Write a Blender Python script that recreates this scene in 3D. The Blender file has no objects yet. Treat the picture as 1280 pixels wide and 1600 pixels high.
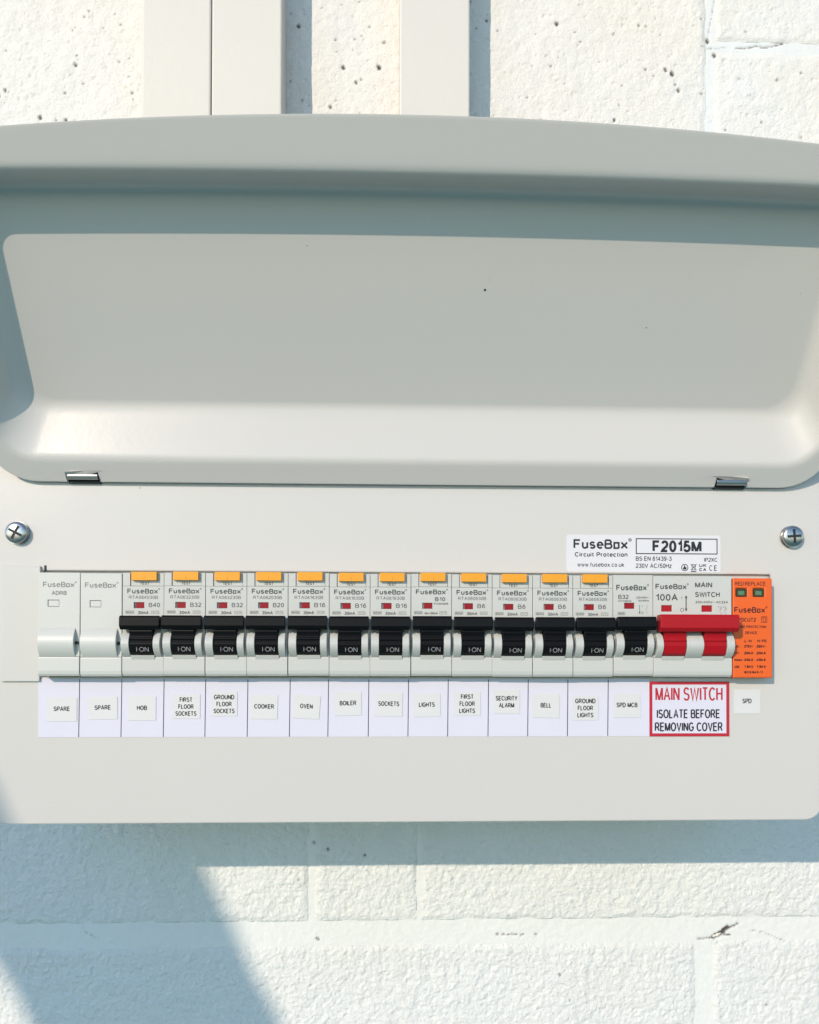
import bpy, bmesh, math, random
from mathutils import Vector, Matrix, noise, Euler
random.seed(7)
D = bpy.data; SC = bpy.context.scene; COL = SC.collection
S = 0.001                                    # everything below is measured in millimetres
R = math.radians

# ------------------------------------------------------------------ camera
F, U0, V0 = 1280.0, 640.0, 984.0             # focal length and optical centre in photo pixels (1280 x 1600)
YAW, PITCH, ROLL = R(2.0), R(0.7), R(0.13)
CAM = Vector((0, -363, 0))
RM = Matrix.Rotation(-YAW, 3, 'Z') @ Matrix.Rotation(R(90) + PITCH, 3, 'X') @ Matrix.Rotation(ROLL, 3, 'Z')
cd = D.cameras.new('camera'); cam = D.objects.new('camera', cd); COL.objects.link(cam)
cam.matrix_world = Matrix.Translation(CAM * S) @ RM.to_4x4()
cd.sensor_fit = 'HORIZONTAL'; cd.sensor_width = 36; cd.lens = 36 * F / 1280
cd.shift_y = (V0 - 800) / 1280
cd.clip_start = 0.01; cd.clip_end = 100
SC.camera = cam

def at(u, v, y=0.0):
    """photo pixel -> (x, z) in mm on the upright plane Y = y"""
    d = RM @ Vector(((u - U0) / F, -(v - V0) / F, -1))
    t = (y - CAM.y) / d.y
    return CAM.x + d.x * t, CAM.z + d.z * t

# ------------------------------------------------------------------ light
TH, TV = 0.64, 0.47                          # sun slope: right and down per unit into the wall
sun_from = Vector((-TH, -1, TV)).normalized()
ELEV = math.asin(sun_from.z); ROT = math.atan2(sun_from.x, sun_from.y) % (2 * math.pi)
w = D.worlds.new("World"); SC.world = w; w.use_nodes = True
nt = w.node_tree; nt.nodes.clear()
sky = nt.nodes.new('ShaderNodeTexSky'); sky.sky_type = 'NISHITA'; sky.sun_disc = False
sky.sun_elevation = ELEV; sky.sun_rotation = ROT; sky.altitude = 50
sky.air_density = 1.0; sky.dust_density = 0.0; sky.ozone_density = 2.0
bg = nt.nodes.new('ShaderNodeBackground'); bg.inputs[1].default_value = 0.15
wo = nt.nodes.new('ShaderNodeOutputWorld')
nt.links.new(sky.outputs[0], bg.inputs[0]); nt.links.new(bg.outputs[0], wo.inputs[0])
sl = D.lights.new('sun', 'SUN'); sl.energy = 2.1; sl.angle = R(0.5); sl.color = (1.0, 0.84, 0.665)
so = D.objects.new('sun', sl); COL.objects.link(so)
so.rotation_euler = sun_from.to_track_quat('Z', 'Y').to_euler(); so.location = sun_from * 3
vs = SC.view_settings; vs.view_transform = 'Standard'; vs.look = 'None'; vs.gamma = 1; vs.exposure = 1.0
vs.use_curve_mapping = False

# ------------------------------------------------------------------ materials
ALB = 0.70
def mat(name, col, rough=0.5, metal=0.0, spec=0.4, bump=None, mottle=None, coat=0.0, smudge=0.0, dust=0):
    col = tuple(c * ALB for c in col)
    m = D.materials.new(name); m.use_nodes = True
    n = m.node_tree.nodes; l = m.node_tree.links; b = n['Principled BSDF']
    b.inputs['Base Color'].default_value = (*col, 1); b.inputs['Roughness'].default_value = rough
    b.inputs['Metallic'].default_value = metal; b.inputs['Specular IOR Level'].default_value = spec
    b.inputs['Coat Weight'].default_value = coat
    tc = n.new('ShaderNodeTexCoord')
    if mottle:                                # (scale, amount): faint uneven colour
        t = n.new('ShaderNodeTexNoise'); t.inputs['Scale'].default_value = mottle[0]; t.inputs['Detail'].default_value = 5
        l.new(tc.outputs['Object'], t.inputs['Vector'])
        mx = n.new('ShaderNodeMix'); mx.data_type = 'RGBA'
        mx.inputs[6].default_value = (*[c * (1 - mottle[1]) for c in col], 1)
        mx.inputs[7].default_value = (*[min(1, c * (1 + mottle[1])) for c in col], 1)
        l.new(t.outputs['Fac'], mx.inputs[0]); l.new(mx.outputs[2], b.inputs['Base Color'])
    if dust:                                  # stray specks of dirt
        vo = n.new('ShaderNodeTexVoronoi'); vo.inputs['Scale'].default_value = dust; l.new(tc.outputs['Object'], vo.inputs['Vector'])
        lt = n.new('ShaderNodeMath'); lt.operation = 'LESS_THAN'; lt.inputs[1].default_value = .022; l.new(vo.outputs['Distance'], lt.inputs[0])
        sp = n.new('ShaderNodeSeparateColor'); l.new(vo.outputs['Color'], sp.inputs[0])
        ml = n.new('ShaderNodeMath'); ml.operation = 'MULTIPLY'; l.new(lt.outputs[0], ml.inputs[0]); l.new(sp.outputs[0], ml.inputs[1])
        md = n.new('ShaderNodeMix'); md.data_type = 'RGBA'; md.inputs[7].default_value = (.10, .08, .06, 1)
        l.new(ml.outputs[0], md.inputs[0]); src = b.inputs['Base Color'].links
        if src: l.new(src[0].from_socket, md.inputs[6])
        else: md.inputs[6].default_value = (*col, 1)
        l.new(md.outputs[2], b.inputs['Base Color'])
    if smudge:                                # handling marks: uneven gloss
        t = n.new('ShaderNodeTexNoise'); t.inputs['Scale'].default_value = 26; t.inputs['Detail'].default_value = 1.5
        l.new(tc.outputs['Object'], t.inputs['Vector'])
        mr = n.new('ShaderNodeMapRange'); mr.inputs[1].default_value = .2; mr.inputs[2].default_value = .8
        mr.inputs[3].default_value = rough - smudge; mr.inputs[4].default_value = rough + smudge
        l.new(t.outputs['Fac'], mr.inputs[0]); l.new(mr.outputs[0], b.inputs['Roughness'])
    if bump:                                  # (scale, distance in mm)
        t = n.new('ShaderNodeTexNoise'); t.inputs['Scale'].default_value = bump[0]; t.inputs['Detail'].default_value = 3
        l.new(tc.outputs['Object'], t.inputs['Vector'])
        bp = n.new('ShaderNodeBump'); bp.inputs['Distance'].default_value = bump[1] * S; bp.inputs['Strength'].default_value = 1
        l.new(t.outputs['Fac'], bp.inputs['Height']); l.new(bp.outputs[0], b.inputs['Normal'])
    return m

M = dict(
    steel=mat('painted_steel', (.645, .617, .585), .3, bump=(420, .035), mottle=(7, .012), smudge=.03, dust=75),
    body=mat('box_steel', (.6, .58, .55), .4, bump=(420, .03)),
    plastic=mat('grey_white_plastic', (.585, .585, .55), .33, bump=(900, .01), mottle=(40, .03)),
    blank=mat('blank_plastic', (.63, .635, .595), .38, bump=(900, .01), mottle=(40, .03)),
    strip=mat('strip_plastic', (.64, .62, .585), .3, mottle=(30, .03)),
    black=mat('black_plastic', (.003, .003, .004), .45, spec=.14, bump=(1200, .012)),
    red=mat('red_plastic', (.42, .005, .012), .4, spec=.2, bump=(1200, .01)),
    ired=mat('indicator_red', (.30, .006, .014), .5, spec=.2),
    green=mat('indicator_green', (.09, .22, .10), .3, mottle=(900, .3)),
    orange=mat('orange_plastic', (.84, .12, .006), .4, mottle=(60, .05)),
    amber=mat('amber_plastic', (.88, .36, .008), .38, mottle=(200, .06)),
    paper=mat('lavender_paper', (.72, .70, .80), .7, mottle=(60, .02)),
    label=mat('white_label', (.71, .705, .695), .55, mottle=(80, .02)),
    rating=mat('rating_label', (.74, .73, .76), .35, mottle=(60, .015)),
    ink=mat('black_ink', (.012, .012, .018), .5),
    grey=mat('grey_ink', (.065, .075, .072), .55),
    pale=mat('pale_ink', (.20, .21, .195), .55),
    white=mat('white_ink', (.5, .5, .5), .5),
    brown=mat('dark_red_ink', (.07, .005, .005), .5),
    redink=mat('red_ink', (.52, .012, .03), .5),
    dark=mat('gap_shade_dirt', (.015, .017, .02), .7),  # near-black painting the shade in notches and gaps; dirt specks use it too
    chrome=mat('zinc_plate', (.50, .50, .49), .27, metal=1, bump=(700, .04)),
    pin=mat('steel_pin', (.55, .54, .52), .3, metal=1),
    trunk=mat('trunking_paint', (.745, .70, .63), .5, bump=(260, .1), mottle=(14, .04)),
    timber=mat('rough_timber', (.32, .22, .13), .8, bump=(60, 1.0), mottle=(12, .3)),
)

# ------------------------------------------------------------------ builders
def tag(o, label=None, cat=None, group=None, kind=None):
    if label: o['label'] = label
    if cat: o['category'] = cat
    if group: o['group'] = group
    if kind: o['kind'] = kind
    return o
def thing(name, loc, label, cat, group=None):
    o = D.objects.new(name, None); COL.objects.link(o); o.empty_display_size = .01
    o.location = Vector(loc) * S
    return tag(o, label, cat, group)
def link(name, me, parent=None, loc=(0, 0, 0), rot=None, bevel=0, smooth=False):
    o = D.objects.new(name, me); COL.objects.link(o)
    if parent: o.parent = parent
    o.location = Vector(loc) * S
    if rot: o.rotation_euler = rot
    if bevel:
        b = o.modifiers.new('bevel', 'BEVEL'); b.width = bevel * S; b.segments = 2; b.limit_method = 'ANGLE'; b.angle_limit = R(38)
        b.harden_normals = False
    if smooth:
        for p in me.polygons: p.use_smooth = True
    return o

class MB:
    def __init__(self): self.v = []; self.f = []
    def add(self, vs, fs):
        n = len(self.v); self.v += [tuple(p) for p in vs]; self.f += [tuple(i + n for i in f) for f in fs]; return self
    def box(self, x0, x1, y0, y1, z0, z1):
        vs = [(x, y, z) for x in (x0, x1) for y in (y0, y1) for z in (z0, z1)]
        return self.add(vs, [(0, 1, 3, 2), (4, 6, 7, 5), (0, 4, 5, 1), (2, 3, 7, 6), (0, 2, 6, 4), (1, 5, 7, 3)])
    def prism(self, prof, x0, x1):            # prof: (y, z) loop, swept along x
        n = len(prof)
        vs = [(x0, y, z) for y, z in prof] + [(x1, y, z) for y, z in prof]
        fs = [(i, (i + 1) % n, n + (i + 1) % n, n + i) for i in range(n)] + [tuple(range(n))[::-1], tuple(range(n, 2 * n))]
        return self.add(vs, fs)
    def poly(self, pts, y0, y1):              # pts: (x, z) loop, swept along y
        n = len(pts)
        vs = [(x, y0, z) for x, z in pts] + [(x, y1, z) for x, z in pts]
        fs = [(i, (i + 1) % n, n + (i + 1) % n, n + i) for i in range(n)] + [tuple(range(n))[::-1], tuple(range(n, 2 * n))]
        return self.add(vs, fs)
    def slab(self, xs, zs, gone, y0, y1):     # a slab on a grid of cuts with some cells left out
        nx, nz = len(xs) - 1, len(zs) - 1
        idx = {}
        def vid(i, j, k):
            key = (i, j, k)
            if key not in idx:
                idx[key] = len(self.v); self.v.append((xs[i], (y0, y1)[k], zs[j]))
            return idx[key]
        solid = lambda i, j: 0 <= i < nx and 0 <= j < nz and (i, j) not in gone
        for i in range(nx):
            for j in range(nz):
                if not solid(i, j): continue
                self.f.append((vid(i, j, 0), vid(i + 1, j, 0), vid(i + 1, j + 1, 0), vid(i, j + 1, 0)))
                self.f.append((vid(i, j, 1), vid(i, j + 1, 1), vid(i + 1, j + 1, 1), vid(i + 1, j, 1)))
                for di, dj, a, b in ((-1, 0, (0, 0), (0, 1)), (1, 0, (1, 0), (1, 1)), (0, -1, (0, 0), (1, 0)), (0, 1, (0, 1), (1, 1))):
                    if not solid(i + di, j + dj):
                        self.f.append((vid(i + a[0], j + a[1], 0), vid(i + b[0], j + b[1], 0), vid(i + b[0], j + b[1], 1), vid(i + a[0], j + a[1], 1)))
        return self
    def strip(self, pts, wd, y):              # flat printed line through (x, z) points
        for (x0, z0), (x1, z1) in zip(pts, pts[1:]):
            L = math.hypot(x1 - x0, z1 - z0) or 1
            nx, nz = -(z1 - z0) / L * wd / 2, (x1 - x0) / L * wd / 2
            self.add([(x0 - nx, y, z0 - nz), (x1 - nx, y, z1 - nz), (x1 + nx, y, z1 + nz), (x0 + nx, y, z0 + nz)], [(0, 1, 2, 3)])
        return self
    def ring(self, cx, cz, r, wd, y, n=20):
        return self.strip([(cx + r * math.cos(a * 2 * math.pi / n), cz + r * math.sin(a * 2 * math.pi / n)) for a in range(n + 1)], wd, y)
    def rect(self, x0, x1, z0, z1, wd, y):
        h = wd / 2
        return self.strip([(x0, z0 + h), (x1, z0 + h)], wd, y).strip([(x0, z1 - h), (x1, z1 - h)], wd, y) \
                   .strip([(x0 + h, z0 + wd), (x0 + h, z1 - wd)], wd, y).strip([(x1 - h, z0 + wd), (x1 - h, z1 - wd)], wd, y)
    def fill(self, pts, y):
        return self.add([(x, y, z) for x, z in pts], [tuple(range(len(pts)))])
    def mesh(self, name, m):
        me = D.meshes.new(name); me.from_pydata([(x * S, y * S, z * S) for x, y, z in self.v], [], self.f)
        bm = bmesh.new(); bm.from_mesh(me); bmesh.ops.recalc_face_normals(bm, faces=bm.faces); bm.to_mesh(me); bm.free()
        me.materials.append(M[m] if isinstance(m, str) else m); return me
    def build(self, name, m, parent=None, loc=(0, 0, 0), **k):
        return link(name, self.mesh(name, m), parent, loc, **k)

# flat lettering: a plain sans drawn with strokes ------------------------
def _a(cx, cz, rx, rz, a0, a1, n=9): return [(cx + rx * math.cos(R(a0 + (a1 - a0) * i / n)), cz + rz * math.sin(R(a0 + (a1 - a0) * i / n))) for i in range(n + 1)]
XH = .73
def _bowl(x, z0, z1, r0): rz = (z1 - z0) / 2; return [(x, z1), (r0 - rz * .8, z1)] + _a(r0 - rz * .8, z0 + rz, rz * .8, rz, 90, -90)[1:] + [(x, z0)]
GL = {
 'A': (.68, [[(0, 0), (.34, 1), (.68, 0)], [(.125, .34), (.555, .34)]]),
 'B': (.60, [[(0, 0), (0, 1)], _bowl(0, .53, 1, .54), _bowl(0, 0, .53, .60)]),
 'C': (.68, [_a(.36, .5, .36, .5, 42, 318, 18)]),
 'D': (.66, [[(0, 0), (0, 1), (.28, 1)] + _a(.28, .5, .38, .5, 90, -90, 12)[1:] + [(0, 0)]]),
 'E': (.56, [[(.56, 1), (0, 1), (0, 0), (.57, 0)], [(0, .53), (.52, .53)]]),
 'F': (.53, [[(.53, 1), (0, 1), (0, 0)], [(0, .52), (.46, .52)]]),
 'G': (.70, [_a(.36, .5, .36, .5, 42, 335, 18) + [(.70, .46), (.40, .46)]]),
 'H': (.62, [[(0, 0), (0, 1)], [(.62, 0), (.62, 1)], [(0, .53), (.62, .53)]]),
 'I': (.02, [[(.01, 0), (.01, 1)]]),
 'K': (.60, [[(0, 0), (0, 1)], [(.58, 1), (0, .40)], [(.20, .60), (.62, 0)]]),
 'L': (.50, [[(0, 1), (0, 0), (.50, 0)]]),
 'M': (.76, [[(0, 0), (0, 1)], [(.76, 0), (.76, 1)], [(.03, 1), (.36, .0)], [(.73, 1), (.40, .0)]]),
 'N': (.62, [[(0, 0), (0, 1)], [(.62, 0), (.62, 1)], [(.02, 1), (.60, 0)]]),
 'O': (.74, [_a(.37, .5, .37, .5, 0, 360, 24)]),
 'P': (.58, [[(0, 0), (0, 1)], _bowl(0, .46, 1, .58)]),
 'R': (.64, [[(0, 0), (0, 1)], _bowl(0, .48, 1, .58), [(.30, .48), (.42, .38), (.64, 0)]]),
 'S': (.60, [_a(.30, .74, .27, .26, 25, 225, 10) + [(.30, .51)] + _a(.30, .26, .30, .26, 55, -155, 10)]),
 'T': (.60, [[(0, 1), (.60, 1)], [(.30, 1), (.30, 0)]]),
 'U': (.62, [[(0, 1), (0, .32)] + _a(.31, .32, .31, .32, 180, 360, 12)[1:] + [(.62, 1)]]),
 'V': (.66, [[(0, 1), (.33, 0), (.66, 1)]]),
 'W': (.96, [[(0, 1), (.24, 0), (.48, .96), (.72, 0), (.96, 1)]]),
 'X': (.64, [[(0, 0), (.64, 1)], [(0, 1), (.64, 0)]]),
 'Y': (.64, [[(0, 1), (.32, .44), (.64, 1)], [(.32, .44), (.32, 0)]]),
 '0': (.48, [_a(.24, .5, .24, .5, 0, 360, 20)]),
 '1': (.30, [[(.02, .74), (.20, .84), (.28, 1), (.28, 0)]]),
 '2': (.50, [_a(.25, .72, .24, .28, 165, -10, 9) + [(.42, .50), (.06, .14), (0, 0), (.50, 0)]]),
 '3': (.50, [_a(.24, .75, .22, .25, 160, -60, 9) + [(.20, .54)], [(.20, .54)] + _a(.24, .27, .26, .27, 80, -160, 11)]),
 '4': (.54, [[(.40, 0), (.40, 1), (0, .27), (.54, .27)]]),
 '5': (.50, [[(.46, 1), (.10, 1), (.04, .50), (.12, .56)] + _a(.24, .31, .26, .31, 95, -160, 11)]),
 '6': (.48, [[(.44, .82)] + _a(.26, .72, .18, .28, 55, 120, 5) + [(.03, .55), (.0, .32)] + _a(.24, .31, .24, .31, 180, 540, 16)]),
 '7': (.48, [[(0, 1), (.48, 1), (.28, .55), (.17, 0)]]),
 '8': (.48, [_a(.24, .76, .20, .24, -90, 270, 14), _a(.24, .27, .24, .26, 90, 450, 16)]),
 '9': (.48, [[(.04, .18)] + _a(.22, .28, .18, .28, 235, 300, 5) + [(.45, .45), (.48, .68)] + _a(.24, .69, .24, .31, 0, 360, 16)]),
 'a': (.46, [[(.02, .58)] + _a(.22, .56, .20, .18, 140, 0, 6) + [(.42, 0)], _a(.20, .21, .20, .21, 60, 320, 10)]),
 'b': (.48, [[(0, 0), (0, 1)], _a(.24, .365, .24, .365, 0, 360, 16)]),
 'c': (.44, [_a(.24, .365, .24, .365, 45, 315, 12)]),
 'e': (.48, [[(.0, .39), (.48, .39)] + _a(.24, .365, .24, .365, 4, 318, 14)]),
 'f': (.26, [[(.10, 0), (.10, .80)] + _a(.24, .82, .14, .18, 180, 90, 5), [(0, .70), (.26, .70)]]),
 'i': (.02, [[(.01, 0), (.01, .73)], [(.01, .90), (.01, 1.02)]]),
 'k': (.44, [[(0, 0), (0, 1)], [(.42, .73), (0, .28)], [(.16, .44), (.45, 0)]]),
 'm': (.74, [[(0, 0), (0, .73)], [(0, .50)] + _a(.19, .52, .18, .21, 170, 0, 7) + [(.37, 0)], [(.37, .50)] + _a(.56, .52, .18, .21, 170, 0, 7) + [(.74, 0)]]),
 'n': (.44, [[(0, 0), (0, .73)], [(0, .46)] + _a(.23, .49, .21, .24, 165, 0, 8) + [(.44, 0)]]),
 'o': (.48, [_a(.24, .365, .24, .365, 0, 360, 18)]),
 'p': (.48, [[(0, -.27), (0, .73)], _a(.24, .365, .24, .365, 0, 360, 16)]),
 'r': (.26, [[(0, 0), (0, .73)], [(0, .46)] + _a(.20, .48, .18, .24, 165, 75, 5)]),
 's': (.44, [_a(.22, .54, .19, .19, 25, 225, 7) + [(.22, .375)] + _a(.22, .19, .21, .19, 60, -155, 8)]),
 't': (.26, [[(.11, .95), (.11, .14)] + _a(.23, .13, .12, .13, 180, 280, 4), [(0, .72), (.26, .72)]]),
 'u': (.44, [[(0, .73), (0, .26)] + _a(.21, .25, .21, .25, 180, 345, 8), [(.44, .73), (.44, 0)]]),
 'w': (.66, [[(0, .73), (.17, 0), (.33, .70), (.49, 0), (.66, .73)]]),
 'x': (.46, [[(0, 0), (.46, .73)], [(0, .73), (.46, 0)]]),
 'z': (.42, [[(0, .73), (.42, .73), (0, 0), (.43, 0)]]),
 'δ': (.44, [_a(.22, .30, .22, .30, 0, 360, 14), [(.30, .58), (.10, .86), (.36, 1)]]),
 '.': (.04, [[(.02, 0), (.02, .10)]]), ':': (.04, [[(.02, .02), (.02, .13)], [(.02, .56), (.02, .67)]]),
 '·': (.10, [[(.05, .45), (.05, .58)]]), '-': (.26, [[(0, .40), (.26, .40)]]), '~': (.46, [[(0, .40), (.10, .52), (.22, .48), (.34, .40), (.46, .52)]]),
 '/': (.30, [[(0, 0), (.30, 1)]]), '=': (.44, [[(0, .35), (.44, .35)], [(0, .62), (.44, .62)]]), ' ': (.14, []),
}
def ribbon(mb, pts, wd, y):
    """one printed stroke with mitred corners"""
    n = len(pts); closed = n > 3 and math.hypot(pts[0][0] - pts[-1][0], pts[0][1] - pts[-1][1]) < 1e-6
    dirs = []
    for (ax, az), (bx, bz) in zip(pts, pts[1:]):
        L = math.hypot(bx - ax, bz - az) or 1e-9; dirs.append(((bx - ax) / L, (bz - az) / L))
    vs = []
    for i, (x, z) in enumerate(pts):
        d0 = dirs[i - 1] if i else (dirs[-1] if closed else dirs[0]); d1 = dirs[i] if i < n - 1 else (dirs[0] if closed else dirs[-1])
        nx, nz = -(d0[1] + d1[1]), d0[0] + d1[0]; L = math.hypot(nx, nz)
        if L < .3: nx, nz, L = -d0[1], d0[0], 1
        nx /= L; nz /= L; c = max(.42, nx * -d1[1] + nz * d1[0]); h = wd / 2 / c
        vs += [(x - nx * h, y, z - nz * h), (x + nx * h, y, z + nz * h)]
    mb.add(vs, [(2 * i, 2 * i + 2, 2 * i + 3, 2 * i + 1) for i in range(n - 1)])
def text(mb, s, x0, x1, zbase, cap, y, bold=0.0):
    """print s between x0 and x1, capitals cap high, standing on zbase"""
    t = .12 + bold * 2.4; gap = .17 + t * .55
    adv = 0; items = []
    for ch in s:
        wd, st = GL[ch]; items.append((adv, st)); adv += wd + gap
    adv -= gap
    kx0 = (x1 - x0) / (adv + t); th = t * cap * min(1.0, .35 + .65 * kx0 / cap)
    kx = (x1 - x0 - th) / max(adv, 1e-6) if adv > .1 else cap
    k = 0
    for ox, st in items:
        for pl in st:
            ribbon(mb, [(x0 + th / 2 + (ox + px) * kx, zbase + th / 2 + pz * (cap - th)) for px, pz in pl], th, y - .0015 * (k % 5)); k += 1
    return mb
def logo(mb, x0, x1, zbase, cap, y, bold=0.012, reg=True):
    W = x1 - x0; xh = cap * .74; o0, o1 = x0 + W * .73, x0 + W * .845; t = cap * (.13 + bold * 2)
    text(mb, 'FuseB', x0, x0 + W * .715, zbase, cap, y, bold)
    text(mb, 'x', x0 + W * .86, x1, zbase, cap, y, bold)
    mb.strip([(o1, zbase + xh - t / 2), (o0, zbase + xh - t / 2)], t, y)
    mb.strip([(o0 + t / 2, zbase + xh - t), (o0 + t / 2, zbase + t)], t, y)
    mb.strip([(o0, zbase + t / 2), (o1 - W * .03, zbase + t / 2)], t, y)
    mb.strip([(o1 - t / 2, zbase + t * .2), (o1 - t / 2, zbase + xh - t)], t, y)
    if reg: mb.ring(x1 + cap * .2, zbase + cap * .95, cap * .13, cap * .09, y, 10)
    return mb

# ------------------------------------------------------------------ the wall
WY = 98.0                                   # wall face, mm behind the front cover
def wall_xz(u, v): return at(u, v, WY)
M['wall'] = mat('painted_blockwork', (.80, .785, .755), .62)
def wall_nodes(m, bumpd, c0=(.60, .565, .505), c1=(.60, .585, .555), sc=640):
    n = m.node_tree.nodes; l = m.node_tree.links; b = n['Principled BSDF']
    tc = n.new('ShaderNodeTexCoord')
    at_ = n.new('ShaderNodeAttribute'); at_.attribute_name = 'shade_dirt'
    big = n.new('ShaderNodeTexNoise'); big.inputs['Scale'].default_value = 11; big.inputs['Detail'].default_value = 6
    l.new(tc.outputs['Object'], big.inputs['Vector'])
    cr = n.new('ShaderNodeValToRGB'); cr.color_ramp.elements[0].position = .34; cr.color_ramp.elements[1].position = .66
    cr.color_ramp.elements[0].color = (*c0, 1); cr.color_ramp.elements[1].color = (*c1, 1)
    l.new(big.outputs['Fac'], cr.inputs[0])
    mx = n.new('ShaderNodeMix'); mx.data_type = 'RGBA'; mx.inputs[7].default_value = (.06, .05, .04, 1)
    l.new(at_.outputs['Fac'], mx.inputs[0]); l.new(cr.outputs[0], mx.inputs[6]); l.new(mx.outputs[2], b.inputs['Base Color'])
    t1 = n.new('ShaderNodeTexNoise'); t1.inputs['Scale'].default_value = sc; t1.inputs['Detail'].default_value = 4
    t1.inputs['Roughness'].default_value = .62
    l.new(tc.outputs['Object'], t1.inputs['Vector'])
    bp = n.new('ShaderNodeBump'); bp.inputs['Distance'].default_value = bumpd * S; bp.inputs['Strength'].default_value = 1
    l.new(t1.outputs['Fac'], bp.inputs['Height']); l.new(bp.outputs[0], b.inputs['Normal'])
wall_nodes(M['wall'], .6)
M['wall_low'] = mat('painted_blockwork_low', (.80, .785, .755), .62); wall_nodes(M['wall_low'], 1.1, (.575, .57, .545), (.59, .595, .58), 520)
M['joint'] = mat('painted_joint', (.80, .785, .755), .62); wall_nodes(M['joint'], .22, (.575, .57, .545), (.59, .595, .58))

def seg_px(pts, wd): return [(wall_xz(*a), wall_xz(*b), wd) for a, b in zip(pts, pts[1:])]
CRACKS = []                                  # cracks, holes and scuffs coloured dark: segments on the wall and their half width in mm
CRACKS += seg_px([(1118, -10), (1113, 25), (1106, 58)], -.12)
CRACKS += seg_px([(1150, 74), (1172, 73), (1184, 70), (1196, 73), (1226, 67)], .12)
CRACKS += seg_px([(1096, 72), (1116, 75), (1140, 72)], -.1)
CRACKS += seg_px([(1116, 1465), (1127, 1459), (1138, 1450)], 1.15)
CRACKS += seg_px([(1128, 1460), (1142, 1462)], .4) + seg_px([(1133, 1455), (1154, 1444)], .35) + seg_px([(1092, 1468), (1116, 1466)], .2)
CRACKS += seg_px([(1170, 1454), (1196, 1458), (1228, 1472)], -.15)
for k, u in enumerate((776, 786, 793, 800, 806, 815, 836)): CRACKS += seg_px([(u, 1461 + (k % 3) - 1), (u + 3, 1461)], .2)
CRACKS += seg_px([(562, 1350), (590, 1375)], -.15) + seg_px([(128, 1448), (134, 1459), (152, 1467)], -.12)
for u, v, r in ((570, 1336, .4), (512, 1326, .35), (490, 1316, .4), (466, 1374, .25), (874, 1522, .3), (890, 1562, .1), (1198, 1570, .2), (795, 1430, .2),
                (496, 1467, .6), (592, 104, 1.1), (1050, 114, 1.0), (1106, 62, .9), (1117, 84, .9), (870, 36, .8), (466, 40, .7), (536, 104, .8), (118, 100, .6), (62, 182, .7),
                (102, 186, .7), (556, 128, .6), (1040, 108, .6), (760, 30, .5), (516, 165, .6), (8, 140, .5), (1060, 140, .6), (960, 186, .5)):
    CRACKS += seg_px([(u, v), (u + 1, v + 2)], r)
def crack_at(x, z):
    d = 0.0
    for (ax, az), (bx, bz), wd in CRACKS:
        if abs(x - ax) > 40 and abs(x - bx) > 40: continue
        ex, ez = bx - ax, bz - az; L = ex * ex + ez * ez or 1e-6
        t = max(0, min(1, ((x - ax) * ex + (z - az) * ez) / L))
        q = math.hypot(x - ax - ex * t, z - az - ez * t) + .5 * noise.noise((x * .9, z * .9, 3))
        d = max(d, min(1, max(0, (wd + .45 - q) / .7)))
    return d
def relief(x, z):
    """height of the painted block face (mm, towards the viewer) and painted pit shade 0..1"""
    p = Vector((x, z, 0))
    lo = 1.45 if z < 0 else .62
    h = .75 * noise.noise(p * .035) + .35 * noise.noise(p * .16 + Vector((9, 4, 1)))
    g = noise.noise(p * .30 + Vector((3, 7, 2))); h += .42 * lo * g
    g2 = noise.noise(p * .62 + Vector((1, 5, 8))); g3 = noise.noise(p * 1.0 + Vector((4, 2, 6))); h += .34 * lo * g2 - .55 * lo * max(0.0, g2 - .18) - .5 * lo * max(0.0, g - .28) + .16 * lo * g3
    shade_dirt = 0.0
    # open pores of the block: cells of a jittered grid, some holding a pit
    c = 4.2; i0, j0 = math.floor(x / c), math.floor(z / c)
    for i in (i0 - 1, i0, i0 + 1):
        for j in (j0 - 1, j0, j0 + 1):
            k = noise.cell_vector((i + .5, j + .5, 4.5)); r3 = noise.cell(Vector((i + .5, j + .5, 9.5)))
            if r3 > (-.4 if z > 0 else -.75): continue
            px, pz = (i + .5 + k.x * .8) * c, (j + .5 + k.y * .8) * c
            rad = .32 + .5 * abs(k.z); q = math.hypot((x - px) + .5 * g2, (z - pz) * 1.2 + .6 * g) / rad
            if q < 1.3:
                dep = max(0, 1 - (q / 1.3) ** 2); h -= 1.1 * rad * dep
                if z > 0 and r3 < -.88: shade_dirt = max(shade_dirt, min(.7, dep * .9))  # shade inside the deeper pits painted in as a dark colour
    return h, shade_dirt

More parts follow.
